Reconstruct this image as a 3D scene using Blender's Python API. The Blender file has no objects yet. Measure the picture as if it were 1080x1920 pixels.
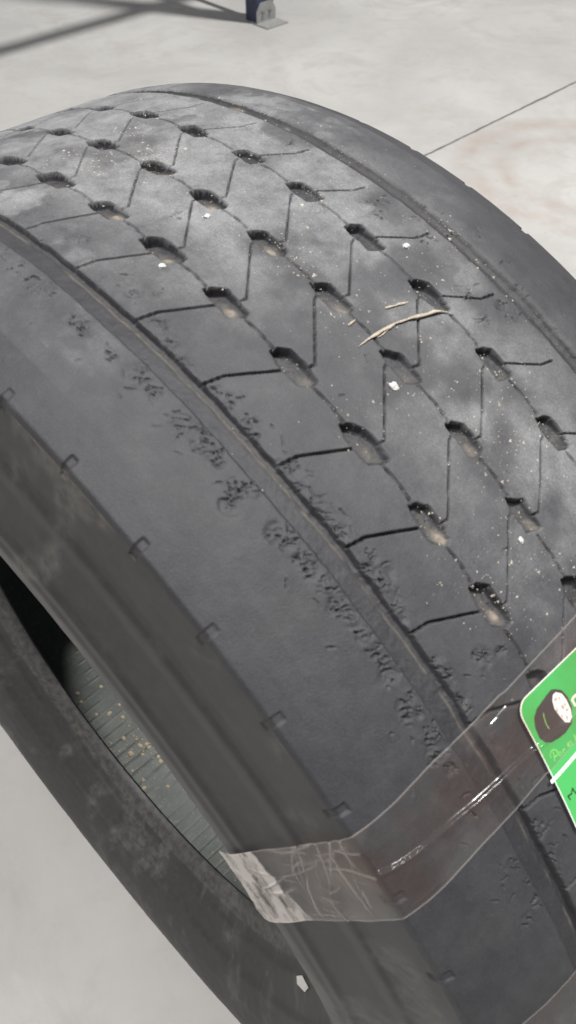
import bpy, bmesh, math, random
import numpy as np
from mathutils import Vector, Matrix

rng = np.random.default_rng(7)
random.seed(7)
scn = bpy.context.scene
COL = scn.collection

# ------------------------------------------------------------------ camera
PITCH = math.radians(48.404)          # below the horizon
CAM_H = 1.2771
FPX = 1508.96                         # focal length in pixels of the 1080x1920 picture
cam = bpy.data.cameras.new('camera')
cam.sensor_fit = 'VERTICAL'; cam.sensor_height = 36.0; cam.lens = FPX / 1920 * 36.0
cam.clip_start = 0.02; cam.clip_end = 200
cam.dof.use_dof = True; cam.dof.focus_distance = 0.66; cam.dof.aperture_fstop = 13
camo = bpy.data.objects.new('camera', cam); COL.objects.link(camo)
camo.location = (0, 0, CAM_H); camo.rotation_euler = (math.pi / 2 - PITCH, 0, 0)
scn.camera = camo

# ------------------------------------------------------------------ light
world = bpy.data.worlds.new('World'); scn.world = world; world.use_nodes = True
bg = world.node_tree.nodes['Background']
bg.inputs[0].default_value = (0.93, 0.96, 1.0, 1); bg.inputs[1].default_value = 0.25

def area(name, loc, target, power, size, color=(1, 1, 1), spread=180):
    l = bpy.data.lights.new(name, 'AREA'); l.energy = power; l.size = size; l.color = color
    l.shape = 'DISK'; l.spread = math.radians(spread)
    o = bpy.data.objects.new(name, l); COL.objects.link(o); o.location = loc
    o.rotation_euler = (Vector(target) - Vector(loc)).to_track_quat('-Z', 'Y').to_euler()
    return o
area('ceiling_lamp_key', (4.78, 2.57, 14.4), (0.5, 2.2, 0), 2850, 1.0, (1.0, 0.99, 0.97))
area('added_fill_light', (-1.9, -0.7, 5.2), (-0.45, 0.2, 0.0), 46, 2.0, (1.0, 0.97, 0.955), 70)  # added soft fill, not a known fixture; lifts the floor in the tyre's shadow
scn.view_settings.view_transform = 'Standard'; scn.view_settings.look = 'None'
scn.view_settings.exposure = 0.10; scn.view_settings.gamma = 1.0
scn.render.engine = 'CYCLES'
scn.cycles.max_bounces = 8; scn.cycles.transparent_max_bounces = 16
scn.render.resolution_x = 576; scn.render.resolution_y = 1024

# ------------------------------------------------------------------ helpers
def tag(o, label=None, cat=None, group=None, kind=None):
    if label: o['label'] = label
    if cat: o['category'] = cat
    if group: o['group'] = group
    if kind: o['kind'] = kind
    return o

def empty(name, loc=(0, 0, 0), rz=0.0):
    o = bpy.data.objects.new(name, None); COL.objects.link(o)
    o.location = loc; o.rotation_euler = (0, 0, rz); o.empty_display_size = 0.05
    return o

def mesh_obj(name, verts, faces, mat, parent=None, smooth=False):
    me = bpy.data.meshes.new(name)
    me.from_pydata([tuple(map(float, v)) for v in verts], [], faces)
    if smooth: me.polygons.foreach_set('use_smooth', [True] * len(me.polygons))
    me.materials.append(mat)
    o = bpy.data.objects.new(name, me); COL.objects.link(o); o.parent = parent
    return o

def box_into(bm, cx, cy, cz, sx, sy, sz, mat4=None):
    r = bmesh.ops.create_cube(bm, size=1)
    m = Matrix.Translation((cx, cy, cz)) @ Matrix.Diagonal((sx, sy, sz, 1))
    if mat4 is not None: m = mat4 @ m
    bmesh.ops.transform(bm, matrix=m, verts=r['verts'])

def bm_obj(name, bm, mat, parent=None, bevel=0.0):
    if bevel:
        bmesh.ops.bevel(bm, geom=bm.edges[:], offset=bevel, segments=2, affect='EDGES', profile=0.6)
    bmesh.ops.recalc_face_normals(bm, faces=bm.faces[:])
    me = bpy.data.meshes.new(name); bm.to_mesh(me); bm.free()
    me.materials.append(mat)
    o = bpy.data.objects.new(name, me); COL.objects.link(o); o.parent = parent
    return o

class NT:
    def __init__(s, name):
        s.m = bpy.data.materials.new(name); s.m.use_nodes = True
        s.t = s.m.node_tree; s.n = s.t.nodes
        s.b = s.n['Principled BSDF']; s.out = s.n['Material Output']
    def new(s, ty, **kw):
        x = s.n.new(ty)
        for k, v in kw.items(): setattr(x, k, v)
        return x
    def link(s, a, b): s.t.links.new(a, b)
    def noise(s, scale, detail=6, rough=0.6, vec=None, dist=0.0):
        x = s.new('ShaderNodeTexNoise'); x.inputs['Scale'].default_value = scale
        x.inputs['Detail'].default_value = detail; x.inputs['Roughness'].default_value = rough
        x.inputs['Distortion'].default_value = dist
        if vec is not None: s.link(vec, x.inputs['Vector'])
        return x.outputs['Fac']
    def ramp(s, fac, p0, p1, c0=(0, 0, 0, 1), c1=(1, 1, 1, 1)):
        x = s.new('ShaderNodeValToRGB'); e = x.color_ramp.elements
        e[0].position = p0; e[1].position = p1; e[0].color = c0; e[1].color = c1
        s.link(fac, x.inputs[0]); return x.outputs[0]
    def mix(s, fac, a, b):
        x = s.new('ShaderNodeMix', data_type='RGBA')
        for sock, v in ((x.inputs[0], fac), (x.inputs[6], a), (x.inputs[7], b)):
            if isinstance(v, (int, float)): sock.default_value = v
            elif isinstance(v, tuple): sock.default_value = v
            else: s.link(v, sock)
        return x.outputs[2]
    def math(s, op, a, b=None):
        x = s.new('ShaderNodeMath', operation=op)
        for i, v in enumerate((a, b)):
            if v is None: continue
            if isinstance(v, (int, float)): x.inputs[i].default_value = v
            else: s.link(v, x.inputs[i])
        return x.outputs[0]
    def attr(s, name):
        x = s.new('ShaderNodeAttribute', attribute_name=name); return x.outputs['Fac']
    def obj(s): return s.new('ShaderNodeTexCoord').outputs['Object']
    def bump(s, h, strength, dist, chain=None):
        x = s.new('ShaderNodeBump'); x.inputs['Strength'].default_value = strength
        x.inputs['Distance'].default_value = dist; s.link(h, x.inputs['Height'])
        if chain is not None: s.link(chain, x.inputs['Normal'])
        return x.outputs[0]

def plain(name, col, rough=0.6, metal=0.0, var=0.25, scale=300, bump=0.0, bdist=0.0005):
    t = NT(name); v = t.obj(); f = t.noise(scale, 5, 0.6, v)
    lo = tuple(c * (1 - var) for c in col) + (1,); hi = tuple(min(1, c * (1 + var)) for c in col) + (1,)
    t.link(t.mix(t.ramp(f, 0.3, 0.7), lo, hi), t.b.inputs['Base Color'])
    t.b.inputs['Roughness'].default_value = rough; t.b.inputs['Metallic'].default_value = metal
    if bump: t.link(t.bump(f, bump, bdist), t.b.inputs['Normal'])
    return t.m

# ------------------------------------------------------------------ materials
def rubber_mat():
    t = NT('worn_rubber'); v = t.obj()
    dust, dirt = t.attr('dust'), t.attr('dirt')
    n1 = t.noise(9, 9, 0.7, v, 0.1); n2 = t.noise(70, 8, 0.7, v); n3 = t.noise(900, 4, 0.6, v)
    n4 = t.noise(34, 10, 0.78, v, 0.1)
    base = t.mix(t.ramp(n1, 0.3, 0.72), (0.016, 0.016, 0.0187, 1), (0.026, 0.026, 0.0295, 1))
    base = t.mix(t.math('MULTIPLY', t.ramp(n2, 0.42, 0.75), 0.4), base, (0.048, 0.048, 0.051, 1))
    # powdery dust film, heavier where the attribute says so
    df = t.math('MULTIPLY', dust, t.math('ADD', t.math('MULTIPLY', t.ramp(n4, 0.36, 0.62), 0.55), 0.32))
    df = t.math('MULTIPLY', df, t.math('ADD', t.math('MULTIPLY', t.ramp(n3, 0.3, 0.7), 0.5), 0.5))
    base = t.mix(t.math('MINIMUM', df, 0.9), base, (0.27, 0.272, 0.278, 1))
    dd = t.math('MULTIPLY', dirt, t.math('ADD', t.math('MULTIPLY', t.ramp(t.noise(260, 6, 0.7, v), 0.3, 0.65), 0.7), 0.3))
    base = t.mix(t.math('MINIMUM', dd, 1.0), base, (0.215, 0.185, 0.15, 1))
    t.link(base, t.b.inputs['Base Color'])
    r = t.math('ADD', t.math('MULTIPLY', n1, 0.18), 0.50)
    r = t.math('ADD', r, t.math('MULTIPLY', t.math('MAXIMUM', df, dd), 0.4))
    t.link(t.math('MINIMUM', r, 0.95), t.b.inputs['Roughness'])
    t.b.inputs['Specular IOR Level'].default_value = 0.38
    ng = t.noise(1300, 4, 0.75, v); base = t.mix(t.math('MULTIPLY', t.ramp(ng, .54, .70), .30), base, (0.12, 0.118, 0.115, 1)); t.link(base, t.b.inputs['Base Color'])
    b = t.bump(n2, 0.3, 0.0012); b = t.bump(n3, 0.5, 0.0005, b); b = t.bump(ng, 0.4, 0.0003, b)
    t.link(b, t.b.inputs['Normal'])
    return t.m
def side_mat():
    t = NT('sidewall_rubber'); v = t.obj()
    n1 = t.noise(7, 8, 0.65, v, 0.5); n2 = t.noise(60, 7, 0.66, v); n3 = t.noise(1100, 4, 0.6, v)
    base = t.mix(t.ramp(n1, 0.32, 0.7), (0.012, 0.012, 0.0128, 1), (0.021, 0.021, 0.0218, 1))
    base = t.mix(t.math('MULTIPLY', t.ramp(n2, 0.48, 0.75), 0.4), base, (0.038, 0.036, 0.033, 1))
    d = t.math('MULTIPLY', t.attr('dirt'), t.ramp(t.noise(120, 7, 0.7, v), 0.32, 0.68))
    base = t.mix(t.math('MINIMUM', t.math('MULTIPLY', d, .8), 0.9), base, (0.085, 0.08, 0.074, 1))
    t.link(base, t.b.inputs['Base Color'])
    t.link(t.math('ADD', t.math('MULTIPLY', n2, 0.25), 0.45), t.b.inputs['Roughness'])
    t.b.inputs['Specular IOR Level'].default_value = 0.5
    b = t.bump(n2, 0.2, 0.001); b = t.bump(n3, 0.3, 0.0003, b)
    t.link(b, t.b.inputs['Normal']); return t.m
def liner_mat():
    t = NT('inner_liner'); v = t.obj()
    n1 = t.noise(14, 7, 0.65, v); n2 = t.noise(160, 6, 0.65, v)
    base = t.mix(t.ramp(n1, 0.3, 0.7), (0.030, 0.035, 0.032, 1), (0.062, 0.069, 0.062, 1))
    base = t.mix(t.math('MULTIPLY', t.ramp(n2, 0.55, 0.75), 0.5), base, (0.16, 0.145, 0.115, 1))
    t.link(base, t.b.inputs['Base Color']); t.b.inputs['Roughness'].default_value = 0.62
    t.link(t.bump(n2, 0.3, 0.001), t.b.inputs['Normal']); return t.m
def concrete_mat():
    t = NT('polished_concrete'); v = t.obj()
    n1 = t.noise(1.3, 8, 0.6, v, 0.5); n2 = t.noise(9, 9, 0.65, v, 0.3); n3 = t.noise(220, 4, 0.6, v)
    base = t.mix(t.ramp(n1, 0.3, 0.7), (0.35, 0.34, 0.325, 1), (0.475, 0.465, 0.445, 1))
    base = t.mix(t.math('MULTIPLY', t.ramp(n2, 0.5, 0.70), 0.55), base, (0.34, 0.325, 0.31, 1))
    nb = t.noise(3.2, 9, 0.7, v, 1.2); base = t.mix(t.math('MULTIPLY', t.ramp(nb, 0.50, 0.68), 0.62), base, (0.33, 0.31, 0.29, 1))
    base = t.mix(t.math('MULTIPLY', t.ramp(n3, 0.62, 0.8), 0.30), base, (0.33, 0.32, 0.30, 1))
    # sparse dark specks
    vo = t.new('ShaderNodeTexVoronoi'); vo.inputs['Scale'].default_value = 9; t.link(v, vo.inputs['Vector'])
    sp = t.ramp(vo.outputs['Distance'], 0.03, 0.06, (1, 1, 1, 1), (0, 0, 0, 1))
    base = t.mix(t.math('MULTIPLY', sp, 0.35), base, (0.2, 0.19, 0.18, 1))
    # faint brown rubber scuff left by a turning wheel: an arc on the slab
    geo = t.new('ShaderNodeNewGeometry')
    sub = t.new('ShaderNodeVectorMath', operation='DISTANCE'); t.link(geo.outputs['Position'], sub.inputs[0])
    sub.inputs[1].default_value = (1.0, 2.68, 0.0)
    wob = t.math('ADD', sub.outputs['Value'], t.math('MULTIPLY', t.noise(5, 3, 0.5, v), 0.06))
    ring = t.math('SUBTRACT', 1.0, t.math('MINIMUM', t.math('MULTIPLY', t.math('ABSOLUTE', t.math('SUBTRACT', wob, 0.41)), 14.0), 1.0))
    ring2 = t.math('SUBTRACT', 1.0, t.math('MINIMUM', t.math('MULTIPLY', t.math('ABSOLUTE', t.math('SUBTRACT', wob, 0.30)), 18.0), 1.0))
    rr = t.math('MULTIPLY', t.math('ADD', ring, ring2), t.ramp(t.noise(7, 5, 0.6, v), 0.3, 0.65))
    base = t.mix(t.math('MULTIPLY', rr, 0.75), base, (0.33, 0.27, 0.23, 1))
    t.link(base, t.b.inputs['Base Color'])
    t.link(t.math('ADD', t.math('MULTIPLY', n2, 0.25), 0.42), t.b.inputs['Roughness'])
    t.link(t.bump(n3, 0.12, 0.001), t.b.inputs['Normal']); return t.m
def tape_mat():
    t = NT('clear_tape'); v = t.obj()
    t.n.remove(t.b)
    tr = t.new('ShaderNodeBsdfTransparent'); t.link(t.mix(t.ramp(t.noise(22, 5, .6, v), .42, .62), (0.96, 0.95, 0.94, 1), (0.98, 0.85, 0.80, 1)), tr.inputs[0])
    gl = t.new('ShaderNodeBsdfGlossy'); gl.inputs['Roughness'].default_value = 0.17
    df = t.new('ShaderNodeBsdfDiffuse'); df.inputs[0].default_value = (0.52, 0.48, 0.45, 1)
    lw = t.new('ShaderNodeLayerWeight'); lw.inputs[0].default_value = .5; fr = t.math('ADD', t.math('MULTIPLY', t.math('POWER', lw.outputs['Facing'], 5.0), .5), .045)
    nb = t.bump(t.noise(60, 3, 0.5, v, 0.6), 0.10, 0.002); t.link(nb, gl.inputs['Normal']); t.link(nb, lw.inputs['Normal'])
    m1 = t.new('ShaderNodeMixShader'); t.link(fr, m1.inputs[0]); t.link(tr.outputs[0], m1.inputs[1]); t.link(gl.outputs[0], m1.inputs[2])
    m2 = t.new('ShaderNodeMixShader'); haze = t.attr('haze'); t.link(haze, m2.inputs[0])
    t.link(m1.outputs[0], m2.inputs[1]); t.link(df.outputs[0], m2.inputs[2]); t.link(m2.outputs[0], t.out.inputs['Surface'])
    return t.m
M_RUB, M_SIDE, M_LIN, M_CON, M_TAPE = rubber_mat(), side_mat(), liner_mat(), concrete_mat(), tape_mat()
M_BLUE = plain('blue_steel_paint', (0.030, 0.042, 0.085), 0.45, 0, 0.2, 60)
M_GALV = plain('galvanised_steel', (0.36, 0.36, 0.35), 0.5, 0.5, 0.15, 80)
M_BRACE = plain('grey_brace_steel', (0.25, 0.25, 0.25), 0.5, 0.6, 0.15, 80)
M_ORANGE = plain('beam_paint', (0.45, 0.12, 0.03), 0.5, 0, 0.15, 50)
M_JOINT = plain('joint_filler', (0.10, 0.092, 0.085), 0.9, 0, 0.3, 40)
M_GREEN = plain('green_card', (0.065, 0.40, 0.10), 0.40, 0, 0.03, 40)
M_WHITE = plain('white_print', (0.80, 0.80, 0.78), 0.4, 0, 0.04, 60)
M_PDARK = plain('dark_print', (0.055, 0.046, 0.046), 0.4, 0, 0.08, 200)
M_PGREY = plain('grey_print', (0.42, 0.43, 0.41), 0.4, 0, 0.1, 200)
M_LIME = plain('lime_print', (0.25, 0.66, 0.16), 0.4, 0, 0.08, 60)
M_INK = plain('black_ink', (0.012, 0.014, 0.012), 0.5, 0, 0.1, 60)
M_STRAW = plain('dry_straw', (0.35, 0.30, 0.235), 0.75, 0, 0.35, 900, 0.4)
M_CRUMB = plain('dry_soil', (0.29, 0.235, 0.165), 0.9, 0, 0.4, 500, 0.4)
M_SPECK = plain('pale_grit', (0.36, 0.325, 0.27), 0.9, 0, 0.35, 500)
M_CHIP = plain('white_stone', (0.46, 0.45, 0.43), 0.7, 0, 0.2, 700, 0.3)

# ------------------------------------------------------------------ tyre frame
RC = 0.525
TC = np.array([-0.0801, 0.4820, 0.0])
AZ = math.atan2(0.7111, -0.7031)
PH0 = 0.29660                      # phi = theta + PH0
CA, SA = math.cos(AZ), math.sin(AZ)
tyre = empty('truck_tyre', TC, AZ)
tag(tyre, 'worn black truck tyre standing upright on its tread on the concrete floor', 'tyre')

def cyl(phi, y, r):                # tyre coordinates -> tyre local xyz
    phi, y, r = np.broadcast_arrays(phi, y, r)
    return np.stack([-r * np.sin(phi), y, RC + r * np.cos(phi)], -1)
def to_world(P):
    P = np.asarray(P, float)
    return np.stack([P[..., 0] * CA - P[..., 1] * SA + TC[0], P[..., 0] * SA + P[..., 1] * CA + TC[1], P[..., 2]], -1)
FW = np.array([0, math.cos(PITCH), -math.sin(PITCH)]); DN = np.array([0, -math.sin(PITCH), -math.cos(PITCH)])
def pick(px, r=RC, inner=False):
    """photo pixel -> (theta*RC in mm, y in mm) where its ray meets the tyre's own cylinder of radius r"""
    px = np.atleast_2d(np.asarray(px, float))
    d = ((px[:, :1] - 540) / FPX) * np.array([1., 0, 0]) + ((px[:, 1:] - 960) / FPX) * DN + FW
    o = np.array([0, 0, CAM_H]) - TC
    dl = np.stack([d[:, 0] * CA + d[:, 1] * SA, -d[:, 0] * SA + d[:, 1] * CA, d[:, 2]], -1)
    ol = np.array([o[0] * CA + o[1] * SA, -o[0] * SA + o[1] * CA, o[2] - RC])
    A = dl[:, 0] ** 2 + dl[:, 2] ** 2; B = 2 * (dl[:, 0] * ol[0] + dl[:, 2] * ol[2]); c = ol[0] ** 2 + ol[2] ** 2 - r * r
    q = np.sqrt(np.maximum(B * B - 4 * A * c, 0)); t = (-B + q if inner else -B - q) / (2 * A)
    X = ol + dl * t[:, None]
    phi = np.arctan2(-X[:, 0], X[:, 2])
    return np.stack([(phi - PH0) * 525.0, X[:, 1] * 1000], -1)

# circumferential pitch of the pattern (s counts pattern repeats)
_m = np.array([.0056, .0794, -.0686, -.0251, -.0158, .0671, -.0295, -.0348, .0027, 0, 0, 0, 0, 0, 0, 0])
_cum = np.concatenate([[0], np.cumsum(1 + _m)]) - 5
PIT = 0.09878
_S = np.arange(-30, 60); 
_T = np.where(_S < -5, _cum[0] + (_S + 5), np.where(_S > 11, _cum[-1] + (_S - 11), np.interp(_S, np.arange(-5, 12), _cum))) * PIT
def s_of(theta): return np.interp(theta, _T, _S)
def mm_of(s): return np.interp(s, _S, _T) * 525.0

# ------------------------------------------------------------------ profile of the outer surface
# (y, r) in mm from the left heel of the bead over the tread to the right heel
half = [(0, 525), (60, 524.8), (100, 524.3), (118, 523.0), (134, 520.6), (148, 517.2), (158, 513.4), (165, 510.3), (170, 507.8),
        (171.4, 504.2), (172.8, 497), (174.6, 486), (177.2, 473), (179.2, 466.5), (180.9, 465.0), (181.8, 462), (183.0, 454), (187.5, 440), (192, 428),
        (193.6, 425.5), (195.0, 424.4), (195.7, 419.5), (196.2, 416.5), (197.1, 415.4), (197.4, 411), (197.0, 404), (195.8, 392), (192.5, 378), (187, 362), (180.5, 349), (173, 337), (170.5, 334.5),
        (168.5, 334), (164, 330), (154, 318), (147, 309), (145, 307.5), (143, 307), (136, 299.5), (130, 293), (127, 288), (123, 285), (118, 283)]
half = np.array(half, float)
def resample(P, step_fn):
    seg = np.linalg.norm(np.diff(P, axis=0), axis=1); L = np.concatenate([[0], np.cumsum(seg)])
    out = [0.0]
    yl = np.interp(np.linspace(0, L[-1], 2000), L, P[:, 0])
    while out[-1] < L[-1]: out.append(out[-1] + step_fn(out[-1]))
    out = np.array(out); out *= L[-1] / out[-1]
    # smooth the polyline a little
    Ld = np.linspace(0, L[-1], 4000)
    q = np.stack([np.interp(Ld, L, P[:, i]) for i in (0, 1)], 1)
    k = np.ones(21) / 21
    qs = np.stack([np.convolve(np.pad(q[:, i], 10, mode='reflect', reflect_type='odd'), k, 'valid') for i in (0, 1)], 1)
    return np.stack([np.interp(out, Ld, qs[:, i]) for i in (0, 1)], 1)
def profile(ft, fs):
    h = resample(half, lambda l: (ft(l) if callable(ft) else ft) if l < 186 else fs)
    right = h.copy(); right[:, 0] *= -1
    return np.concatenate([right[::-1], h[1:]])        # from -y to +y

# value noise on (mm, mm)
def vnoise(x, y, scale, seed):
    r = np.random.default_rng(seed); G = r.random((256, 256))
    X, Y = x / scale, y / scale
    xi = np.floor(X).astype(int); yi = np.floor(Y).astype(int); fx = X - xi; fy = Y - yi
    fx = fx * fx * (3 - 2 * fx); fy = fy * fy * (3 - 2 * fy)
    g = lambda a, b: G[a % 256, b % 256]
    return (g(xi, yi) * (1 - fx) + g(xi + 1, yi) * fx) * (1 - fy) + (g(xi, yi + 1) * (1 - fx) + g(xi + 1, yi + 1) * fx) * fy
def fbm(x, y, scale, seed, octs=4):
    o = 0; a = 1; tot = 0
    for i in range(octs):
        o = o + a * vnoise(x, y, scale / 2 ** i, seed + i); tot += a; a *= 0.55
    return o / tot
def sstep(a, b, x):
    t = np.clip((x - a) / (b - a), 0, 1); return t * t * (3 - 2 * t)
def seg_d(x, y, a, b):
    ax, ay = a; bx, by = b; vx, vy = bx - ax, by - ay
    t = np.clip(((x - ax) * vx + (y - ay) * vy) / (vx * vx + vy * vy + 1e-9), 0, 1)
    return np.hypot(x - ax - t * vx, y - ay - t * vy)
def poly_sdf(x, y, P):
    d = np.full(x.shape, 1e9); inside = np.zeros(x.shape, bool); n = len(P)
    for i in range(n):
        a, b = P[i], P[(i + 1) % n]
        d = np.minimum(d, seg_d(x, y, a, b))
        c = ((a[1] > y) != (b[1] > y)); 
        xi = (b[0] - a[0]) * (y - a[1]) / (b[1] - a[1] + 1e-12) + a[0]
        inside ^= c & (x < xi)
    return np.where(inside, -d, d)

ROWS = {'L': (51.4, 1.335, .97), 'M': (0.6, 0.91, 0.88), 'R': (-50.8, 0.46, 0.84)}
POLY = [(-15.2, 4.0), (-13.2, -2.0), (-8.4, -7.4), (2.4, -7.6), (14.7, -6.4), (15.6, -0.8), (10.3, 6.4), (-5.8, 6.6)]
S_RANGE = range(-16, 16)

# torn nicks: clusters seen beside the grooves, then a sprinkle of small ones
nick_px = [(300,605),(322,640),(335,668),(310,650),(425,748),(432,760),(410,740),(468,790),(480,812),(462,806),(556,905),(562,920),(585,940),
           (590,955),(612,965),(628,990),(635,1003),(545,878),(530,872),(690,1045),(684,1060),(675,1070),(720,1082),(718,1100),(733,1130),(740,1148),(746,1160),
           (822,1248),(835,1262),(828,1292),(845,1318),(860,1322),(850,1345),(905,1235),(940,1225),
           (205,655),(212,665),(262,698),(282,720),(292,728),(325,780),(340,788),(373,812),(368,826),(398,828),(405,845),(412,858),(442,905),(440,918),(470,914),(452,926),
           (425,938),(436,942),(520,995),(548,1000),(545,1018),(575,1050),(578,1075),(600,1085),(622,1100),(640,1135),(665,1160),(650,1140),(690,1190),(705,1212),(728,1245),(735,1265),
           (775,1310),(762,1325),(770,1345),(790,1335),(815,1375),(820,1395),(830,1410),(80,545),(95,536),(60,520),(140,590),(150,602),(160,612),(30,490),(10,470),
           (155,448),(70,450),(235,520),(250,545),(308,548),(330,405),(322,408),(705,380),(715,400),(720,375),(790,388),(545,268),(478,240),(880,555),(800,445),(905,600),(940,572),(880,480),
           (1010,1560),(1030,1600),(1050,1640),(1000,1650),(1010,1690),(1000,1730),(960,1625),(820,1420),(850,1440)]
nick_px = np.array(nick_px, float)
base_n = pick(nick_px)
nicks = []
for (px, py), (u, y) in zip(nick_px, base_n):
    for rep in range(3):
        ox, oy = random.gauss(0, 7), random.gauss(0, 7)
        L = random.uniform(4, 11) if rep else random.uniform(7, 17)
        an = random.gauss(0.15, 0.35); 
        pts = []
        for t in (-.5, -.2, .1, .5):
            pts.append((px + ox + t * L * math.cos(an) + random.gauss(0, 1.0), py + oy - t * L * math.sin(an) + random.gauss(0, 1.6)))
        nicks.append((pick(pts), random.uniform(.22, .40), random.uniform(.35, 1.1)))
for k in range(260):
    u = random.uniform(-300, 300); y = random.choice([random.gauss(90, 6), random.gauss(121, 6), random.gauss(-89, 6), random.gauss(-113, 6), random.uniform(-150, 155)])
    a0 = random.uniform(-.6, 1.8); L = random.uniform(1.5, 5)
    pts = np.array([(u + t * L * math.cos(a0) + random.gauss(0, .3), y - t * L * math.sin(a0) + random.gauss(0, .3)) for t in (-.5, 0, .5)])
    nicks.append((pts, random.uniform(.25, .5), random.uniform(.4, 1.0)))

def surface(theta, prof, fine):
    """displaced outer surface on the grid theta x profile. returns points, dust, dirt, cell labels"""
    n_t, n_p = len(theta), len(prof)
    u = (theta * 525.0)[:, None] * np.ones((1, n_p)); yb = prof[:, 0][None, :] * np.ones((n_t, 1)); rb = prof[:, 1][None, :]
    s = s_of(theta)[:, None] * np.ones((1, n_p))
    tread = (rb > 503.2) & (np.abs(yb) < 174)
    wig = (fbm(u, yb, 9, 11, 3) - .5)
    wig2 = (fbm(u, yb, 26, 21, 3) - .5)
    d = np.zeros_like(u); dirt = np.zeros_like(u); lab = np.zeros(u.shape, np.int32)
    ay = np.abs(yb)
    # slow wear undulation
    d += tread * ((fbm(u, yb, 60, 31, 4) - .5) * .7 + (fbm(u, yb, 7, 41, 3) - .5) * 0.22)
    # longitudinal main grooves: steep inner wall, shallow worn outer slope
    for sg in (1, -1):
        g = sg * yb + wig * 1.3 + wig2 * 1.6
        if sg > 0:
            pro = np.interp(g, [95.4, 96.5, 97.1, 99.4, 100.8, 103.0, 110.6, 111.5, 114], [0, .25, 3.6, 4.3, 3.2, 2.5, 1.9, .2, 0])
            line = np.exp(-((g - 100.6) / .8) ** 2) * sstep(.36, .58, fbm(u, yb * 0, 30, 51, 3) ) * 1.0
            dirt += line * .5 + .05 * np.exp(-((g - 100.4) / 2.6) ** 2)
        else:
            pro = np.interp(g, [91, 94, 96.2, 100.4, 103.6, 106.2, 108.8], [0, .3, 2.0, 3.4, 2.9, .4, 0])
            dirt += (.08 * np.exp(-((g - 100.6) / 3) ** 2) + .6 * np.exp(-((g - 101.2) / 1.6) ** 2) * sstep(.58, .72, fbm(u, yb * 0, 22, 61, 3)))
        rag = (fbm(u, yb, 5, 55, 3) - .5) * .8 * (pro > .6)
        d = np.maximum(d, (pro + rag) * tread + d * (pro < .2))
    lab = np.where(yb > 115.0, 2, np.where(yb < -107.0, 3, np.where(yb > 95.6, 4, np.where(yb < -93.6, 5, 0))))
    # block columns and indices
    yM = {k: v[0] for k, v in ROWS.items()}
    # index lines: each column's cross sipes as s at a given y
    def line_LG(y): return np.interp(y, [60, 85, 98], [-.018, -.28, -.32])            # rel to L centre
    def line_LM(y): return np.interp(y, [9, 40.5], [-.505, .094])                              # rel to L centre
    def line_MR(y): return np.interp(y, [-40.7, -9.4], [-.475, .085])                               # rel to M centre
    def line_RG(y): return np.interp(y, [-98, -86, -77, -57], [.38, .37, .335, .08])         # rel to R centre
    c1 = (yb <= 95.6) & (yb > yM['L']); c2 = (yb <= yM['L']) & (yb > yM['M']); c3 = (yb <= yM['M']) & (yb > yM['R']); c4 = (yb <= yM['R']) & (yb >= -93.6)
    idx = np.zeros_like(lab)
    for c, ln, row, base in ((c1, line_LG, 'L', 1000), (c2, line_LM, 'L', 2000), (c3, line_MR, 'M', 3000), (c4, line_RG, 'R', 4000)):
        k = np.floor(s - ROWS[row][1] - ln(yb)).astype(int) + 50
        lab = np.where(c, base + k, lab)
    if fine:
        rngk = [k for k in S_RANGE]
    else:
        rngk = range(int(s.min()) - 2, int(s.max()) + 3)
    def win(s0, s1):                       # rows of the grid that a feature can touch
        i0 = np.searchsorted(s[:, 0], s0); i1 = np.searchsorted(s[:, 0], s1); return slice(i0, i1)
    def carve(sl, pts, hw, dep, wob=.5, lip=0.0):
        if sl.stop - sl.start < 1: return
        pts = np.asarray(pts); y0, y1 = pts[:, 1].min() - 3, pts[:, 1].max() + 3
        j = np.where((prof[:, 0] > y0) & (prof[:, 0] < y1) & (prof[:, 1] > 506))[0]
        if len(j) == 0: return
        js = slice(j[0], j[-1] + 1)
        x = u[sl, js] + wig[sl, js] * 2 * wob; yy = yb[sl, js] + wig2[sl, js] * 2 * wob
        dm = np.full(x.shape, 1e9)
        for a, b in zip(pts[:-1], pts[1:]): dm = np.minimum(dm, seg_d(x, yy, a, b))
        cut = dep * (1 - sstep(hw * .55, hw * 1.25, dm))
        if lip:
            vx, vy = pts[-1] - pts[0]; side = (x - pts[0][0]) * vy - (yy - pts[0][1]) * vx
            cut = cut - lip * np.exp(-np.maximum(dm - hw, 0) / 1.5) * (dm > hw) * sstep(-.3, .3, side)
        d[sl, js] = np.where(cut > .05, np.maximum(d[sl, js], cut + 0 * cut), d[sl, js] + np.minimum(cut, 0))
    uu = lambda sv: float(mm_of(sv))
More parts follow.
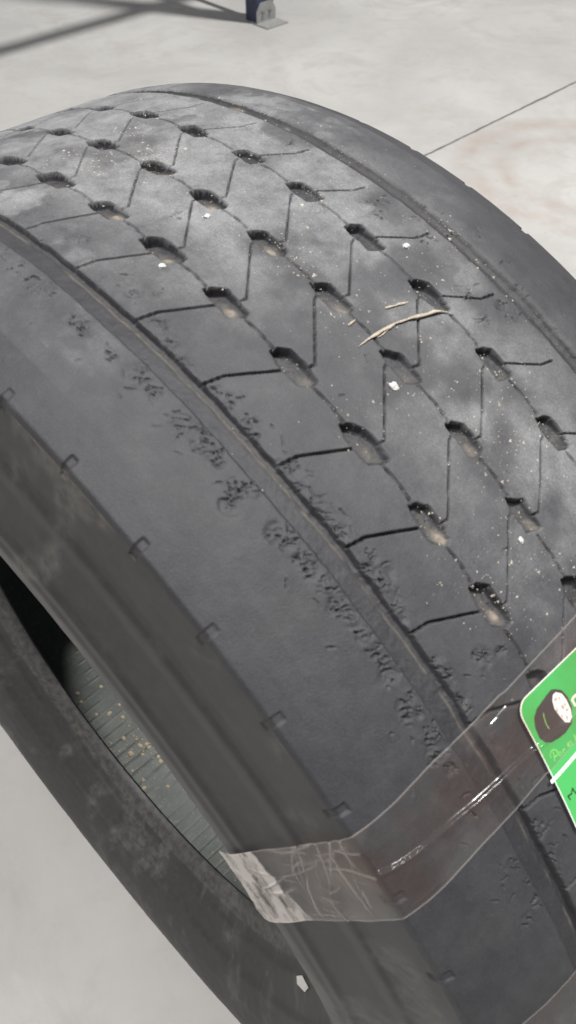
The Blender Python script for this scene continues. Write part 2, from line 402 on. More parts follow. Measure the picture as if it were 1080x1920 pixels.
    for k in rngk:
        sl = win(k - 1.2, k + 3.2)
        if sl.stop - sl.start < 2: continue
        rk = np.random.default_rng(1000 + k)
        for row, (yr, s0, scl) in ROWS.items():
            sc = s0 + k; uc = uu(sc)
            # longitudinal sipe to the next pocket
            carve(sl, [(uc + 13, yr + .3), (uu(sc + .5), yr - .4), (uu(sc + 1) - 13, yr + 1)], rk.uniform(.46, .56), 2.2, .15)
            # pocket, no two worn alike
            scl = scl * rk.uniform(.92, 1.06); dsc = rk.uniform(.8, 1.1); px_ = rk.uniform(4, 11); ph_ = rk.uniform(-1.6, 1.6)
            P = [(uc + a * scl * (uu(sc + .5) - uu(sc - .5)) / 51.9 + rk.normal(0, .45), yr + b * scl + rk.normal(0, .4)) for a, b in POLY]
            j = np.where(np.abs(prof[:, 0] - yr) < 15)[0]; js = slice(j[0], j[-1] + 1)
            x = u[sl, js] + wig[sl, js] * 2.6; yy = yb[sl, js] + wig[sl, ::-1][:, js] * 2.0 + wig2[sl, js] * 1.6
            f = poly_sdf(x, yy, P)
            t = np.clip((x - uc) / 15.5, -1, 1)                     # along the pocket
            floor = np.interp(t, [-1, -.45, -.1, .5, 1], [7.6, 7.2, 6.0, 5.0, 3.9]) * dsc * .8 + (fbm(x, yy, 5, 77, 3) - .5) * 1.6
            wallw = np.interp(t, [-1, -.4, .2, 1], [.9, 1.3, 2.4, 2.8])
            inner = np.clip(-f / wallw, 0, 1)
            dep = floor * (1 - (1 - inner) ** 1.8)
            d[sl, js] = np.where(f < 0.35, np.maximum(d[sl, js], dep + .15), d[sl, js])
            amt = rk.uniform(.2, 1.15) if row != 'R' else rk.uniform(.0, .35)
            cen = np.exp(-(((x - uc - px_) / 4.2) ** 2 + ((yy - yr - ph_) / 2.8) ** 2)) * (f < -.8)
            mid = np.exp(-(((x - uc) / 11) ** 2 + ((yy - yr + .4) / 2.7) ** 2)) * (f < -1.2) * .22
            dirt[sl, js] += amt * (cen * 1.2 + mid)
            d[sl, js] -= (f < -1) * cen * amt * .9
            lab[sl, js] = np.where(f < 0.2, (6000 if row == 'L' else 7000 if row == 'M' else 8000) + k + 50, lab[sl, js])
        sL, sM, sR = ROWS['L'][1] + k, ROWS['M'][1] + k, ROWS['R'][1] + k
        carve(sl, [(uu(sL - .018), 57.5), (uu(sL - .28), 84.9), (uu(sL - .32), 97.5)], rk.uniform(.48, .62), 3.0, .18)
        carve(sl, [(uu(sL + .086), 45), (uu(sL + .096), 40.7), (uu(sL - .50), 9.8), (uu(sL - .53), 5.8)], rk.uniform(.40, .50), 2.4, .12)
        carve(sl, [(uu(sM + .07), -4.5), (uu(sM + .09), -9.4), (uu(sM - .465), -40.6), (uu(sM - .49), -44)], rk.uniform(.40, .50), 2.4, .12)
        carve(sl, [(uu(sR + .07), -56), (uu(sR + .335), -77), (uu(sR + .37), -86.5 + rk.normal(0, 1.5))], rk.uniform(.42, .55), 2.6, .18)
        # small moulded notches along both tread edges
        for sg in (1, -1):
            un = uu(-1.155 + k + (0 if sg > 0 else .45))
            j = np.where((prof[:, 0] * sg > 160) & (prof[:, 1] > 490))[0]; js = slice(j[0], j[-1] + 1)
            h = np.maximum(np.abs(u[sl, js] - un) - 2.0, 0); q = np.maximum(165.8 - sg * yb[sl, js], 0)
            dist = np.hypot(h, q) + wig[sl, js] * 1.0
            dep = (1.25 * (1 - sstep(-.2, 1.2, dist)) * rk.uniform(.7, 1.2)) * (prof[:, 1][None, js] > 500)
            d[sl, js] = np.maximum(d[sl, js], dep)
    if fine:
        for pts, hw, dep in nicks:
            i0 = np.searchsorted(u[:, 0], pts[:, 0].min() - 5); i1 = np.searchsorted(u[:, 0], pts[:, 0].max() + 5)
            carve(slice(i0, i1), pts, hw, dep, .35, dep * .38)
    if fine:
        eh = pick([(560, 900)])[0] - pick([(520, 900)])[0]; eh /= np.linalg.norm(eh)
        xi = u * eh[0] + yb * eh[1]; et = -u * eh[1] + yb * eh[0]
        mask = np.zeros_like(u)
        for (nu, ny), rr_ in zip(base_n, np.random.default_rng(9).uniform(3.0, 7.5, len(base_n))):
            i0 = np.searchsorted(u[:, 0], nu - 16); i1 = np.searchsorted(u[:, 0], nu + 16)
            j = np.where(np.abs(prof[:, 0] - ny) < 16)[0]
            if i1 <= i0 or len(j) == 0: continue
            js = slice(j[0], j[-1] + 1)
            mask[i0:i1, js] = np.maximum(mask[i0:i1, js], np.exp(-((u[i0:i1, js] - nu) ** 2 + (yb[i0:i1, js] - ny) ** 2) / rr_ ** 2))
        mask *= (d < 1.2)
        n_ = fbm(xi / 1.8, et, 4.2, 601, 3); crack = sstep(.86, .97, 1 - np.abs(2 * n_ - 1) * 2.2)
        n2_ = fbm(xi, et * 1.6, 6.0, 611, 3)
        d += tread * sstep(.25, .7, mask) * (crack * 1.7 * sstep(.42, .55, n2_) + (fbm(xi / 1.4, et, 8.0, 621, 3) - .45) * 3.2)
    # roughened, torn strips beside the main grooves
    tear = np.exp(-((yb - 91) / 4.2) ** 2) + np.exp(-((yb - 120) / 5.0) ** 2) + .5 * np.exp(-((yb + 88) / 5) ** 2)
    d += tread * tear * sstep(.48, .72, fbm(u, yb, 16, 91, 3)) * (fbm(u, yb, 4.0, 95, 2) - .4) * .9
    # sidewalls: slight undulation only
    d += (~tread) * (fbm(u, rb + 0 * u, 45, 131, 3) - .5) * .8
    # displacement along the profile normal
    tg = np.gradient(prof, axis=0); nrm = np.stack([-tg[:, 1], tg[:, 0]], 1); nrm /= np.linalg.norm(nrm, axis=1)[:, None]
    if nrm[np.argmax(prof[:, 1]), 1] < 0: nrm = -nrm
    Y = yb - d * nrm[None, :, 0]; R = rb - d * nrm[None, :, 1]
    P = cyl(theta[:, None] + PH0, Y / 1000, R / 1000)
    # dust: middle of the tread, stronger towards the far top
    far = sstep(40, -220, u)
    mid = np.exp(-((yb + 28) / 66) ** 2)
    dust = mid * (.5 + .6 * far) * sstep(.34, .60, fbm(u, yb, 48, 151, 4)) * 1.5 + mid * .16 + .28 * far * (ay < 150)
    dust += sstep(.54, .66, fbm(u, yb, 30, 171, 4)) * (np.exp(-((yb + 78) / 17) ** 2) * sstep(90, -60, u) + far * .6 * (ay < 140)) * .9
    blk = np.random.default_rng(5).random(10000)[np.clip(lab, 0, 9999)]
    dust += .06 * tread + (lab >= 1000) * (.05 + .35 * far) * sstep(.45, 1, blk)
    dust *= (d < 1.5)
    sd = (~tread) * (.25 + .9 * sstep(.5, .7, fbm(u, rb + 0 * u, 40, 191, 4)) + .8 * ((rb < 300) & (rb > 284)))
    dirt = np.where(tread, dirt, sd)
    dirt += tread * .03 * sstep(.62, .75, fbm(u, yb, 38, 201, 4)) * (yb > 120)
    return P, np.clip(dust, 0, 1), np.clip(dirt, 0, 1.2), lab

def grid_normals(P):
    a = np.gradient(P, axis=0); b = np.gradient(P, axis=1); n = np.cross(a, b)
    return n / (np.linalg.norm(n, axis=-1, keepdims=True) + 1e-12)

WIND = False
def emit(name, pieces, mat, label=None, kind=None):
    """one mesh from the masked faces of one or more grids: pieces = [(P, N, dust, dirt, face mask), ...]"""
    V, NV, DU, DI, F, off = [], [], [], [], [], 0
    for P, N, dust, dirt, fmask in pieces:
        fi, fj = np.where(fmask)
        if len(fi) == 0: continue
        npj = P.shape[1]
        q = np.stack([fi * npj + fj, (fi + 1) * npj + fj, (fi + 1) * npj + fj + 1, fi * npj + fj + 1], 1)
        if WIND: q = q[:, ::-1]
        uq, inv = np.unique(q.ravel(), return_inverse=True)
        V.append(P.reshape(-1, 3)[uq]); NV.append(N.reshape(-1, 3)[uq]); DU.append(dust.reshape(-1)[uq]); DI.append(dirt.reshape(-1)[uq])
        F.append(inv.ravel() + off); off += len(uq)
    if not V: return None
    V, NV, DU, DI, F = map(np.concatenate, (V, NV, DU, DI, F)); nf = len(F) // 4
    me = bpy.data.meshes.new(name)
    me.vertices.add(len(V)); me.vertices.foreach_set('co', V.astype(np.float32).ravel())
    me.loops.add(nf * 4); me.loops.foreach_set('vertex_index', F.astype(np.int32))
    me.polygons.add(nf); me.polygons.foreach_set('loop_start', np.arange(0, nf * 4, 4, dtype=np.int32))
    me.polygons.foreach_set('use_smooth', np.ones(nf, bool))
    me.update(calc_edges=True)
    for an, arr in (('dust', DU), ('dirt', DI)):
        at = me.attributes.new(an, 'FLOAT', 'POINT'); at.data.foreach_set('value', arr.astype(np.float32))
    me.normals_split_custom_set_from_vertices(NV.astype(np.float32).tolist())
    me.materials.append(mat)
    o = bpy.data.objects.new(name, me); COL.objects.link(o); o.parent = tyre
    tag(o, label, kind=kind)
    return o

FINE0, FINE1 = -0.52, 1.26            # phi range the picture looks at
prof_f = profile(lambda l: .55 if 84 < l < 128 else .72, 1.6)
th_f = np.arange(FINE0, FINE1, 0.66 / 525) - PH0
P, du, di, lab = surface(th_f, prof_f, True)
N = grid_normals(P)
# outward check
mid = P[len(th_f) // 2, P.shape[1] // 2] - np.array([0, 0, RC])
if (N[len(th_f) // 2, P.shape[1] // 2] * mid).sum() < 0: N = -N; FLIP = True
else: FLIP = False
WIND = FLIP
fl = lab[:-1, :-1]
rb_f = prof_f[:-1, 1]; yb_f = prof_f[:-1, 0]
side_l = ((rb_f <= 503.5) & (yb_f > 0))[None, :] * np.ones((fl.shape[0], 1), bool)
side_r = ((rb_f <= 503.5) & (yb_f < 0))[None, :] * np.ones((fl.shape[0], 1), bool)
bead = (rb_f < 334.2)[None, :]
treadm = ~(side_l | side_r)
# the rest of the way round, coarser
prof_c = profile(2.6, 3.0)
th_c = np.arange(FINE1, 2 * math.pi + FINE0 + .004, 0.0055); th_c[-1] = 2 * math.pi + FINE0
th_c = th_c - PH0
P2, du2, di2, lab2 = surface(th_c, prof_c, False)
N2 = grid_normals(P2); N2 = -N2 if FLIP else N2
rb_c = prof_c[:-1, 1]; yb_c = prof_c[:-1, 0]; fc = lab2[:-1, :-1]
one = np.ones((fc.shape[0], 1), bool); tread_c = (rb_c > 503.5)[None, :] * one
A = lambda m: (P, N, du, di, m)
B = lambda m: (P2, N2, du2, di2, m)
for code in (2, 3): emit('shoulder_rib', [A(treadm & (fl == code)), B(tread_c & (fc == code))], M_RUB)
for code in (4, 5): emit('main_groove', [A(treadm & (fl == code)), B(tread_c & (fc == code))], M_RUB)
for code in np.unique(fl[treadm & (fl >= 1000)]):
    emit('tread_recess' if code >= 6000 else 'tread_block', [A(treadm & (fl == code))], M_RUB)
emit('tread_blocks', [B(tread_c & (fc >= 1000))], M_RUB, kind='stuff')
for sg, sd in ((1, side_l), (-1, side_r)):
    cs = ((rb_c <= 503.5) & (yb_c * sg > 0))[None, :] * one; cb = (rb_c < 334.2)[None, :]
    emit('sidewall', [A(sd & ~bead), B(cs & ~cb)], M_SIDE)
    emit('bead', [A(sd & bead), B(cs & cb)], M_SIDE)
# inner liner, ribbed across its width
inn = np.array([(-118, 283), (-115, 284.5), (-115, 290), (-122, 304), (-148, 333), (-170, 368), (-181, 405), (-179, 440), (-164, 474), (-140, 494), (-100, 504), (-50, 507), (0, 508)], float)
inn = np.concatenate([inn, (inn * [-1, 1])[::-1][1:]])
inn = resample(inn, lambda l: 8.0)
th_i = np.linspace(0, 2 * math.pi, 2701)
rib = np.exp(-(np.sin(th_i * 180 / 2 + .25 * np.sin(th_i * 17)) / .16) ** 2)
dep = sstep(440, 480, inn[:, 1])[None, :] * (rib[:, None] * 1.5 * sstep(.2, .5, fbm((th_i * 500)[:, None], inn[None, :, 0] + 0 * th_i[:, None], 60, 321, 3))) + (fbm((th_i * 500)[:, None], inn[None, :, 0] + 0 * th_i[:, None], 40, 301, 3) - .5) * 2
PI_ = cyl(th_i[:, None], inn[None, :, 0] / 1000, (inn[None, :, 1] + dep) / 1000)
PI_[-1] = PI_[0]
NI = grid_normals(PI_); c0 = PI_[10, len(inn) // 2] - np.array([0, 0, RC])
WIND = False
if (NI[10, len(inn) // 2] * c0).sum() > 0: NI = -NI; WIND = True
z = np.zeros(PI_.shape[:2])
emit('inner_liner', [(PI_, NI, z, z, np.ones((len(th_i) - 1, len(inn) - 1), bool))], M_LIN)

# ------------------------------------------------------------------ floor
GX = Vector((0.72, 0.69, 0)).normalized(); GYV = Vector((-GX.y, GX.x, 0))
floor = mesh_obj('floor', [(-30, -30, -.03), (30, -30, -.03), (30, 30, -.03), (-30, 30, -.03)], [(0, 1, 2, 3)], M_JOINT)
tag(floor, kind='structure')
J = Vector((0.486, 2.807, 0))
def slab(lo, hi):
    n = 1600; vs = []; fs = []
    near = lo if abs(lo) < 1 else hi; far = hi if near == lo else lo
    for i in range(n + 1):
        t = -22 + 44 * i / n
        w = random.gauss(0, .0012) + .0015 * math.sin(i * 1.7) * random.random()
        a = J + GX * t + GYV * (near + w); b = J + GX * t + GYV * far
        vs += [tuple(a), tuple(b), (a.x, a.y, -.028)]
        if i: 
            k = 3 * i
            fs += [(k - 3, k, k + 1, k - 2), (k - 3, k - 1, k + 2, k)]
    o = mesh_obj('concrete_slab', vs, fs, M_CON, floor)
    bm = bmesh.new(); bm.from_mesh(o.data); bmesh.ops.recalc_face_normals(bm, faces=bm.faces[:])
    if sum(f.normal.z * f.calc_area() for f in bm.faces) < 0: bmesh.ops.reverse_faces(bm, faces=bm.faces[:])
    bm.to_mesh(o.data); bm.free()
    return o
slab(-22, -.0042); slab(.0042, 22)

# ------------------------------------------------------------------ pallet rack upright
rack = empty('pallet_rack', (-0.132, 4.19, 0), math.atan2(GX.y, GX.x))   # local x along the beams, -y towards the aisle
tag(rack, 'dark blue steel pallet rack upright bolted to the floor with a grey foot plate', 'rack')
def post(y, name='post'):
    bm = bmesh.new(); W, Dp, T = .10, .075, .0025; Ht = 3.0
    box_into(bm, -W / 2 + T / 2, y, Ht / 2 + .004, T, Dp, Ht); box_into(bm, W / 2 - T / 2, y, Ht / 2 + .004, T, Dp, Ht)
    f = y - Dp / 2 - T / 2 if y < .3 else y + Dp / 2 + T / 2
    for x, w in ((-.041, .018), (0, .034), (.041, .018)): box_into(bm, x, f, Ht / 2 + .004, w, T, Ht)
    for i in range(60):
        for x in (-.0245, .0245): box_into(bm, x, f, .06 + i * .05 - .02, .016, T * .98, .024 if i else .06)
    b = y + Dp / 2 - .01 if y < .3 else y - Dp / 2 + .01
    box_into(bm, 0, b, Ht / 2 + .004, W - 2 * T - .001, T, Ht)
    return bm_obj(name, bm, M_BLUE, rack)
def foot(y, sg):
    bm = bmesh.new()
    box_into(bm, 0.0, y + sg * .075, .003, .13, .10, .006)
    o = bm_obj('foot_plate', bm, M_GALV, rack, .001)
    # upright lug with cut corners in front of the post
    yy = y + sg * .043; prof = [(-.058, .004), (.058, .004), (.058, .05), (.035, .085), (-.035, .085), (-.058, .05)]
    vs = [(x, yy, zz) for x, zz in prof] + [(x, yy + sg * .004, zz) for x, zz in prof]
    fs = [tuple(range(6)), tuple(range(11, 5, -1))] + [(i, (i + 1) % 6, (i + 1) % 6 + 6, i + 6) for i in range(6)]
    lug = mesh_obj('lug', vs, fs, M_GALV, o)
    for x in (-.022, .022):
        b = bmesh.new(); bmesh.ops.create_cone(b, cap_ends=True, segments=6, radius1=.008, radius2=.008, depth=.008,
              matrix=Matrix.Translation((x, yy + sg * .008, .045)) @ Matrix.Rotation(math.pi / 2, 4, 'X'))
        bm_obj('bolt', b, M_BRACE, o)
post(0.0); post(1.0)
foot(0.0, -1); foot(1.0, 1)
b = bmesh.new(); bmesh.ops.create_cone(b, cap_ends=True, segments=10, radius1=.007, radius2=.007, depth=.005,
    matrix=Matrix.Translation((-.0525, -.005, .10)) @ Matrix.Rotation(math.pi / 2, 4, 'Y')); bm_obj('bolt', b, M_GALV, rack)
def bar(p, q, w, h, name, mat):
    p, q = Vector(p), Vector(q); d = q - p
    m = Matrix.Translation((p + q) / 2) @ d.to_track_quat('X', 'Z').to_matrix().to_4x4()
    bm = bmesh.new(); box_into(bm, 0, 0, 0, d.length, w, h, m); bm_obj(name, bm, mat, rack)
bar((0, .03, .12), (0, .97, .12), .03, .03, 'brace', M_BRACE)
bar((0, .03, .62), (0, .97, 1.30), .03, .03, 'brace', M_BRACE)
bar((0, .97, 1.36), (0, .03, 2.04), .03, .03, 'brace', M_BRACE)
for y in (0.0,):
    bar((.053, y - .02, 1.44), (2.7, y - .02, 1.44), .05, .145, 'load_beam', M_ORANGE)
    bar((-.053, y - .02, 1.44), (-2.7, y - .02, 1.44), .05, .145, 'load_beam', M_ORANGE)

# ------------------------------------------------------------------ things lying on the tyre (world space, top level)
def on_tread(u, y, lift=0.0):
    """tread position in mm -> world point"""
    y = np.asarray(y, float); r = np.interp(np.abs(y), half[:10, 0], half[:10, 1])
    return to_world(cyl(np.asarray(u, float) / 525 + PH0, y / 1000, (r + lift) / 1000))

def sliver(name, px, widths, lift, mat):
    uv = pick(px); P = on_tread(uv[:, 0], uv[:, 1]); n = len(P)
    up = on_tread(uv[:, 0], uv[:, 1], 10.0) - P; up /= np.linalg.norm(up, axis=1)[:, None]
    tg = np.gradient(P, axis=0); tg /= np.linalg.norm(tg, axis=1)[:, None]; sd = np.cross(tg, up)
    vs, fs = [], []
    K = 7
    for i in range(n):
        for k in range(K):
            a = 2 * math.pi * k / K; j = 1 + .45 * math.sin(5.1 * i + 2.3 * k) * random.uniform(.4, 1)
            vs.append(P[i] + up[i] * ((lift[i] + widths[i] * .26 * (1 + math.sin(a) * j)) / 1000) + sd[i] * (widths[i] * .5 * math.cos(a) * j / 1000))
    for i in range(n - 1):
        for k in range(K): fs.append((i * K + k, i * K + (k + 1) % K, (i + 1) * K + (k + 1) % K, (i + 1) * K + k))
    fs += [tuple(range(K))[::-1], tuple((n - 1) * K + k for k in range(K))]
    o = mesh_obj(name, vs, fs, mat, smooth=True)
    bm = bmesh.new(); bm.from_mesh(o.data); bmesh.ops.recalc_face_normals(bm, faces=bm.faces[:]); bm.to_mesh(o.data); bm.free()
    return o
o = sliver('wood_splinter', [(671,651),(682,643),(693,635),(703,630),(716,621),(728,616),(740,608),(752,605),(765,600),(782,596),(800,592),(812,588),(825,586),(838,587),(851,591)],
       [.3, 1.0, 1.7, 2.4, 1.4, 2.0, 1.2, 1.8, 1.3, 2.1, 1.5, 2.2, 1.4, .9, .3], [.2, .2, .2, .3, .4, .4, .5, .7, .8, 1.0, 1.2, 1.4, 1.2, .8, .3], M_STRAW)
tag(o, 'long curved pale wood splinter lying across the tread blocks', 'splinter')
o = sliver('wood_splinter', [(722,579),(731,576),(740,574),(748,571),(757,569),(766,566)], [1.2, 1.7, 1.5, 1.9, 1.3, .5], [.1] * 6, M_STRAW)
tag(o, 'short pale wood splinter lying parallel above the long curved one', 'splinter')
o = sliver('wood_splinter', [(653,611),(658,607),(663,603),(666,600)], [1.0, 1.8, 1.6, .7], [.1] * 4, M_STRAW)
tag(o, 'tiny stub of wood splinter beside a groove of the tread', 'splinter')

for px, w, l in (([(707,634),(716,629),(724,622),(735,615)], [.3, .9, .7, .3], 'thin fibre split from the long curved wood splinter near its pointed end'),
                 ([(736,607),(744,606),(752,602),(762,601)], [.3, .8, .7, .3], 'thin fibre peeling off the middle of the long curved wood splinter')):
    tag(sliver('wood_fibre', px, w, [.3] * 4, M_STRAW), l, 'splinter')

def chip_mesh(name, seed, flat=.5, sub=1):
    r = random.Random(seed); bm = bmesh.new(); bmesh.ops.create_icosphere(bm, subdivisions=sub, radius=1)
    for v in bm.verts: v.co *= r.uniform(.65, 1.15); v.co.z *= flat
    me = bpy.data.meshes.new(name); bm.to_mesh(me); bm.free(); return me
def place_chip(name, me, mat, pos, up, size, rot):
    o = bpy.data.objects.new(name, me); COL.objects.link(o)
    if not me.materials: me.materials.append(mat)
    q = Vector(up).to_track_quat('Z', 'Y'); o.rotation_mode = 'QUATERNION'
    o.rotation_quaternion = q @ Vector((0, 0, 1)).rotation_difference(Vector((0, 0, 1))) @ Matrix.Rotation(rot, 3, 'Z').to_quaternion()
    o.location = pos; o.scale = (size * 1.2, size, size); return o
chipme = [chip_mesh('stone_chip', i, .55, 2) for i in range(4)]
for i, (px, sz, lab_) in enumerate([((738, 724), 3.4, 'white stone chip stuck on a tread block below the splinters'),
        ((303, 499), 2.6, 'small white stone chip near the side sipe of a tread block'), ((762, 462), 3.0, 'pale grit chip by the right shoulder groove'),
        ((388, 406), 2.4, 'pale chip below a recess in the dusty upper tread'), ((976, 1013), 2.2, 'pale chip beside a tread recess near the green label')]):
    u, y = pick(px)[0]; p = on_tread(u, y, .4); up = on_tread(u, y, 10) - on_tread(u, y, 0)
    tag(place_chip('stone_chip', chipme[i % 4], M_CHIP, p, up, sz * .72 / 1000, random.uniform(0, 6)), lab_, 'stone chip')

def scatter(name, pts, ups, sizes, mat, seed):
    r = np.random.default_rng(seed); vs, fs = [], []
    base = np.array([(1, 0, 0), (-.4, .9, 0), (-.5, -.8, 0), (.1, .1, .8), (-.1, -.1, -.5)])
    tri = [(0, 1, 3), (1, 2, 3), (2, 0, 3), (1, 0, 4), (2, 1, 4), (0, 2, 4)]
    for p, up, s in zip(pts, ups, sizes):
        z = up / np.linalg.norm(up); x = np.cross(z, r.normal(size=3)); x /= np.linalg.norm(x); y = np.cross(z, x)
        b = base * (1 + r.normal(0, .25, base.shape)) * s * np.array([r.uniform(.7, 1.6), 1, .6])
        k = len(vs); vs += list(p + b[:, :1] * x + b[:, 1:2] * y + b[:, 2:] * z); fs += [tuple(k + i for i in t) for t in tri]
    return mesh_obj(name, vs, fs, mat)
# pale grit sprinkled over the middle of the tread
g = []
cent = [(random.uniform(-260, 260), random.gauss(-18, 45)) for _ in range(70)]
while len(g) < 6000:
    if random.random() < .75:
        c = random.choice(cent); u, y = c[0] + random.gauss(0, 13), c[1] + random.gauss(0, 10)
    else: u, y = random.uniform(-290, 290), random.gauss(-18, 58)
    if abs(y) > 150 or (y > 75 and random.random() < .85): continue
    g.append((u, y))
g = np.array(g); p0 = on_tread(g[:, 0], g[:, 1], -.1); up = on_tread(g[:, 0], g[:, 1], 10) - p0
sz = np.minimum(np.abs(rng.lognormal(math.log(.25), .6, len(g))), 1.5) / 1000
tag(scatter('grit', p0, up, sz, M_SPECK, 3), 'fine pale grit sprinkled over the tread', 'grit', kind='stuff')

# crumbs of dry soil inside the tyre
cr_px = [(146,1300),(152,1316),(205,1338),(224,1322),(231,1385),(246,1413),(263,1398),(275,1395),(280,1402),(302,1427),(298,1418),(268,1415),(314,1475),(248,1445),(270,1478),(190,1288),(180,1340),(230,1345)]
crm = [chip_mesh('soil_crumb', 20 + i, .7, 1) for i in range(4)]
liner_up = lambda u: to_world(cyl(np.array(u / 525 + PH0), np.array(0.), np.array(.40))) - to_world(cyl(np.array(u / 525 + PH0), np.array(0.), np.array(.5)))
for i, px in enumerate(cr_px):
    u, y = pick(px, .506, True)[0]
    p = to_world(cyl(np.array(u / 525 + PH0), np.array(y / 1000), np.array(np.interp(abs(y), [0, 50, 100, 140], [.508, .507, .504, .494]))))
    s_ = random.uniform(2.4, 4.4) * (1.5 if i in (5, 7, 9, 10) else 1)
    tag(place_chip('soil_crumb', crm[i % 4], M_CRUMB, p, liner_up(u), s_ / 1000, random.uniform(0, 6)),
        'tan crumb of dry soil lying inside the tyre on the ribbed liner', 'soil crumb', 'soil crumbs inside the tyre')
pts, ups, szs = [], [], []
for _ in range(900):
    px = (random.uniform(120, 500), random.uniform(1230, 1700)); 
    if random.random() < .45: px = (random.gauss(270, 40), random.gauss(1400, 55))
    u, y = pick(px, .506, True)[0]
    if abs(y) > 130: continue
    pts.append(to_world(cyl(np.array(u / 525 + PH0), np.array(y / 1000), np.array(np.interp(abs(y), [0, 50, 100, 140], [.508, .507, .504, .494]))))); ups.append(liner_up(u))
    szs.append(min(random.lognormvariate(math.log(.75), .6), 3.0) / 1000)
tag(scatter('soil_dust', pts, ups, szs, M_CRUMB, 5), 'fine dry soil specks on the ribbed liner inside the tyre', 'soil', kind='stuff')

# ------------------------------------------------------------------ green label under the tape
UL, YL = 216.3, 72.4
def lab_uv(a, b):                       # a along the text (towards -y), b down the card; mm from its left top corner
    return UL + b * .999 + a * .06, YL - a * .998 + b * .052
def lab_pts(ab, lift):
    ab = np.asarray(ab, float); u, y = lab_uv(ab[:, 0], ab[:, 1])
    lift = np.asarray(lift, float)
    return to_world(cyl(u / 525 + PH0, y / 1000, (525 + lift) / 1000))
label = empty('label_card', on_tread(*lab_uv(0, 0), .6))
tag(label, 'green paper label with a printed wheel taped across the tread', 'label')
LW, LH, RAD = 105.0, 80.0, 8.0
def rrect(w, h, r, n=8):
    out = []
    for cx, cy, a0 in ((w - r, r, -90), (w - r, h - r, 0), (r, h - r, 90), (r, r, 180)):
        for i in range(n + 1):
            a = math.radians(a0 + 90 * i / n); out.append((cx + r * math.cos(a), cy + r * math.sin(a)))
    return np.array(out)
BASE_L = 1.6
def child(o, parent):
    o.parent = parent; o.matrix_parent_inverse = Matrix.Translation(-parent.location); return o
def sheet(name, outline, lift, thick, mat, parent):
    """a thin sheet over the curved tread filling an outline in card mm"""
    out = np.asarray(outline, float)
    bm = bmesh.new(); vs = [bm.verts.new((x, y, 0)) for x, y in out]; f = bm.faces.new(vs)
    bmesh.ops.triangulate(bm, faces=[f])
    long_ = [e for e in bm.edges]
    for _ in range(4):
        L = [e for e in bm.edges if e.calc_length() > 5]
        if not L: break
        bmesh.ops.subdivide_edges(bm, edges=L, cuts=1); bmesh.ops.triangulate(bm, faces=bm.faces[:])
    bm.normal_update()
    if bm.faces[:][0].normal.z < 0: bmesh.ops.reverse_faces(bm, faces=bm.faces[:])
    ext = bmesh.ops.extrude_face_region(bm, geom=bm.faces[:])
    for v in [g for g in ext['geom'] if isinstance(g, bmesh.types.BMVert)]: v.co.z += 1
    co = np.array([v.co[:] for v in bm.verts])
    w = lab_pts(co[:, :2], lift + thick * co[:, 2])
    for v, q in zip(bm.verts, w): v.co = q
    bmesh.ops.recalc_face_normals(bm, faces=bm.faces[:])
    me = bpy.data.meshes.new(name); bm.to_mesh(me); bm.free(); me.materials.append(mat)
    o = bpy.data.objects.new(name, me); COL.objects.link(o)
    return child(o, parent)
card = sheet('white_border', rrect(LW, LH, RAD), BASE_L, .25, M_WHITE, label)
ins = rrect(LW - 1.1, LH - 1.1, RAD - .4) + .55
sheet('green_face', ins, BASE_L + .25, .08, M_GREEN, label)
def card_ab(px):
    uv = pick(px, .5272); du, dy = uv[:, 0] - UL, uv[:, 1] - YL
    # invert lab_uv
    det = .999 * (-.998) - .06 * .052
    b = (du * (-.998) - .06 * dy) / det; a = (.999 * dy - .052 * du) / det
    return np.stack([a, b], 1)
Z = lambda pts: np.array([(960 + x * 120 / 640, 1200 + y * 360 / 1920) for x, y in pts])     # from the enlarged crop
wheel = sheet('printed_wheel', card_ab(Z([(430,490),(500,500),(560,570),(600,660),(610,760),(600,840),(540,930),(470,985),(400,1025),(340,1028),(280,985),(235,880),(225,780),(250,690),(300,620),(350,550),(390,500)])), BASE_L + .33, .03, M_PDARK, label)
rim = sheet('printed_rim', card_ab(Z([(440,522),(500,535),(550,600),(590,690),(605,770),(580,825),(535,822),(480,760),(430,690),(408,610),(412,550)])), BASE_L + .36, .03, M_WHITE, label)
for pl in ([(425,585),(450,570),(455,600),(430,620)], [(470,560),(488,575),(480,605),(470,590)], [(440,670),(465,690),(462,730),(445,705)], [(490,650),(520,650),(530,690),(500,690)],
           [(525,625),(545,640),(540,665),(522,645)], [(540,690),(575,680),(560,710),(540,715)], [(540,750),(565,765),(560,800),(545,795)], [(495,740),(512,755),(510,785),(492,760)]):
    sheet('printed_spoke_gap', card_ab(Z(pl)), BASE_L + .39, .02, M_PGREY, label)
def stroke(name, pts, w, mat, lift=BASE_L + .36):
    P = card_ab(Z(pts)); left, right = [], []
    for i in range(len(P)):
        t = P[min(i + 1, len(P) - 1)] - P[max(i - 1, 0)]; t = t / (np.linalg.norm(t) + 1e-9); n = np.array([-t[1], t[0]])
        left.append(P[i] + n * w / 2); right.append(P[i] - n * w / 2)
    vs, fs = [], []
    top = lab_pts(left + right, lift + .03); bot = lab_pts(left + right, lift); n = len(P)
    vs = list(top) + list(bot)
    for i in range(n - 1):
        fs += [(i, i + 1, n + i + 1, n + i), (2 * n + i, 3 * n + i, 3 * n + i + 1, 2 * n + i + 1)]
    o = mesh_obj(name, vs, fs, mat)
    return child(o, label)
stroke('printed_tread_line', [(318,730),(325,780),(345,840),(375,890)], .35, M_LIME)
stroke('printed_stripe', [(395,1425),(470,1345),(550,1255),(640,1150),(760,1005),(1100,590)], 2.0, M_WHITE)
stroke('lettering', [(430,1215),(425,1170),(415,1120)], .55, M_LIME)
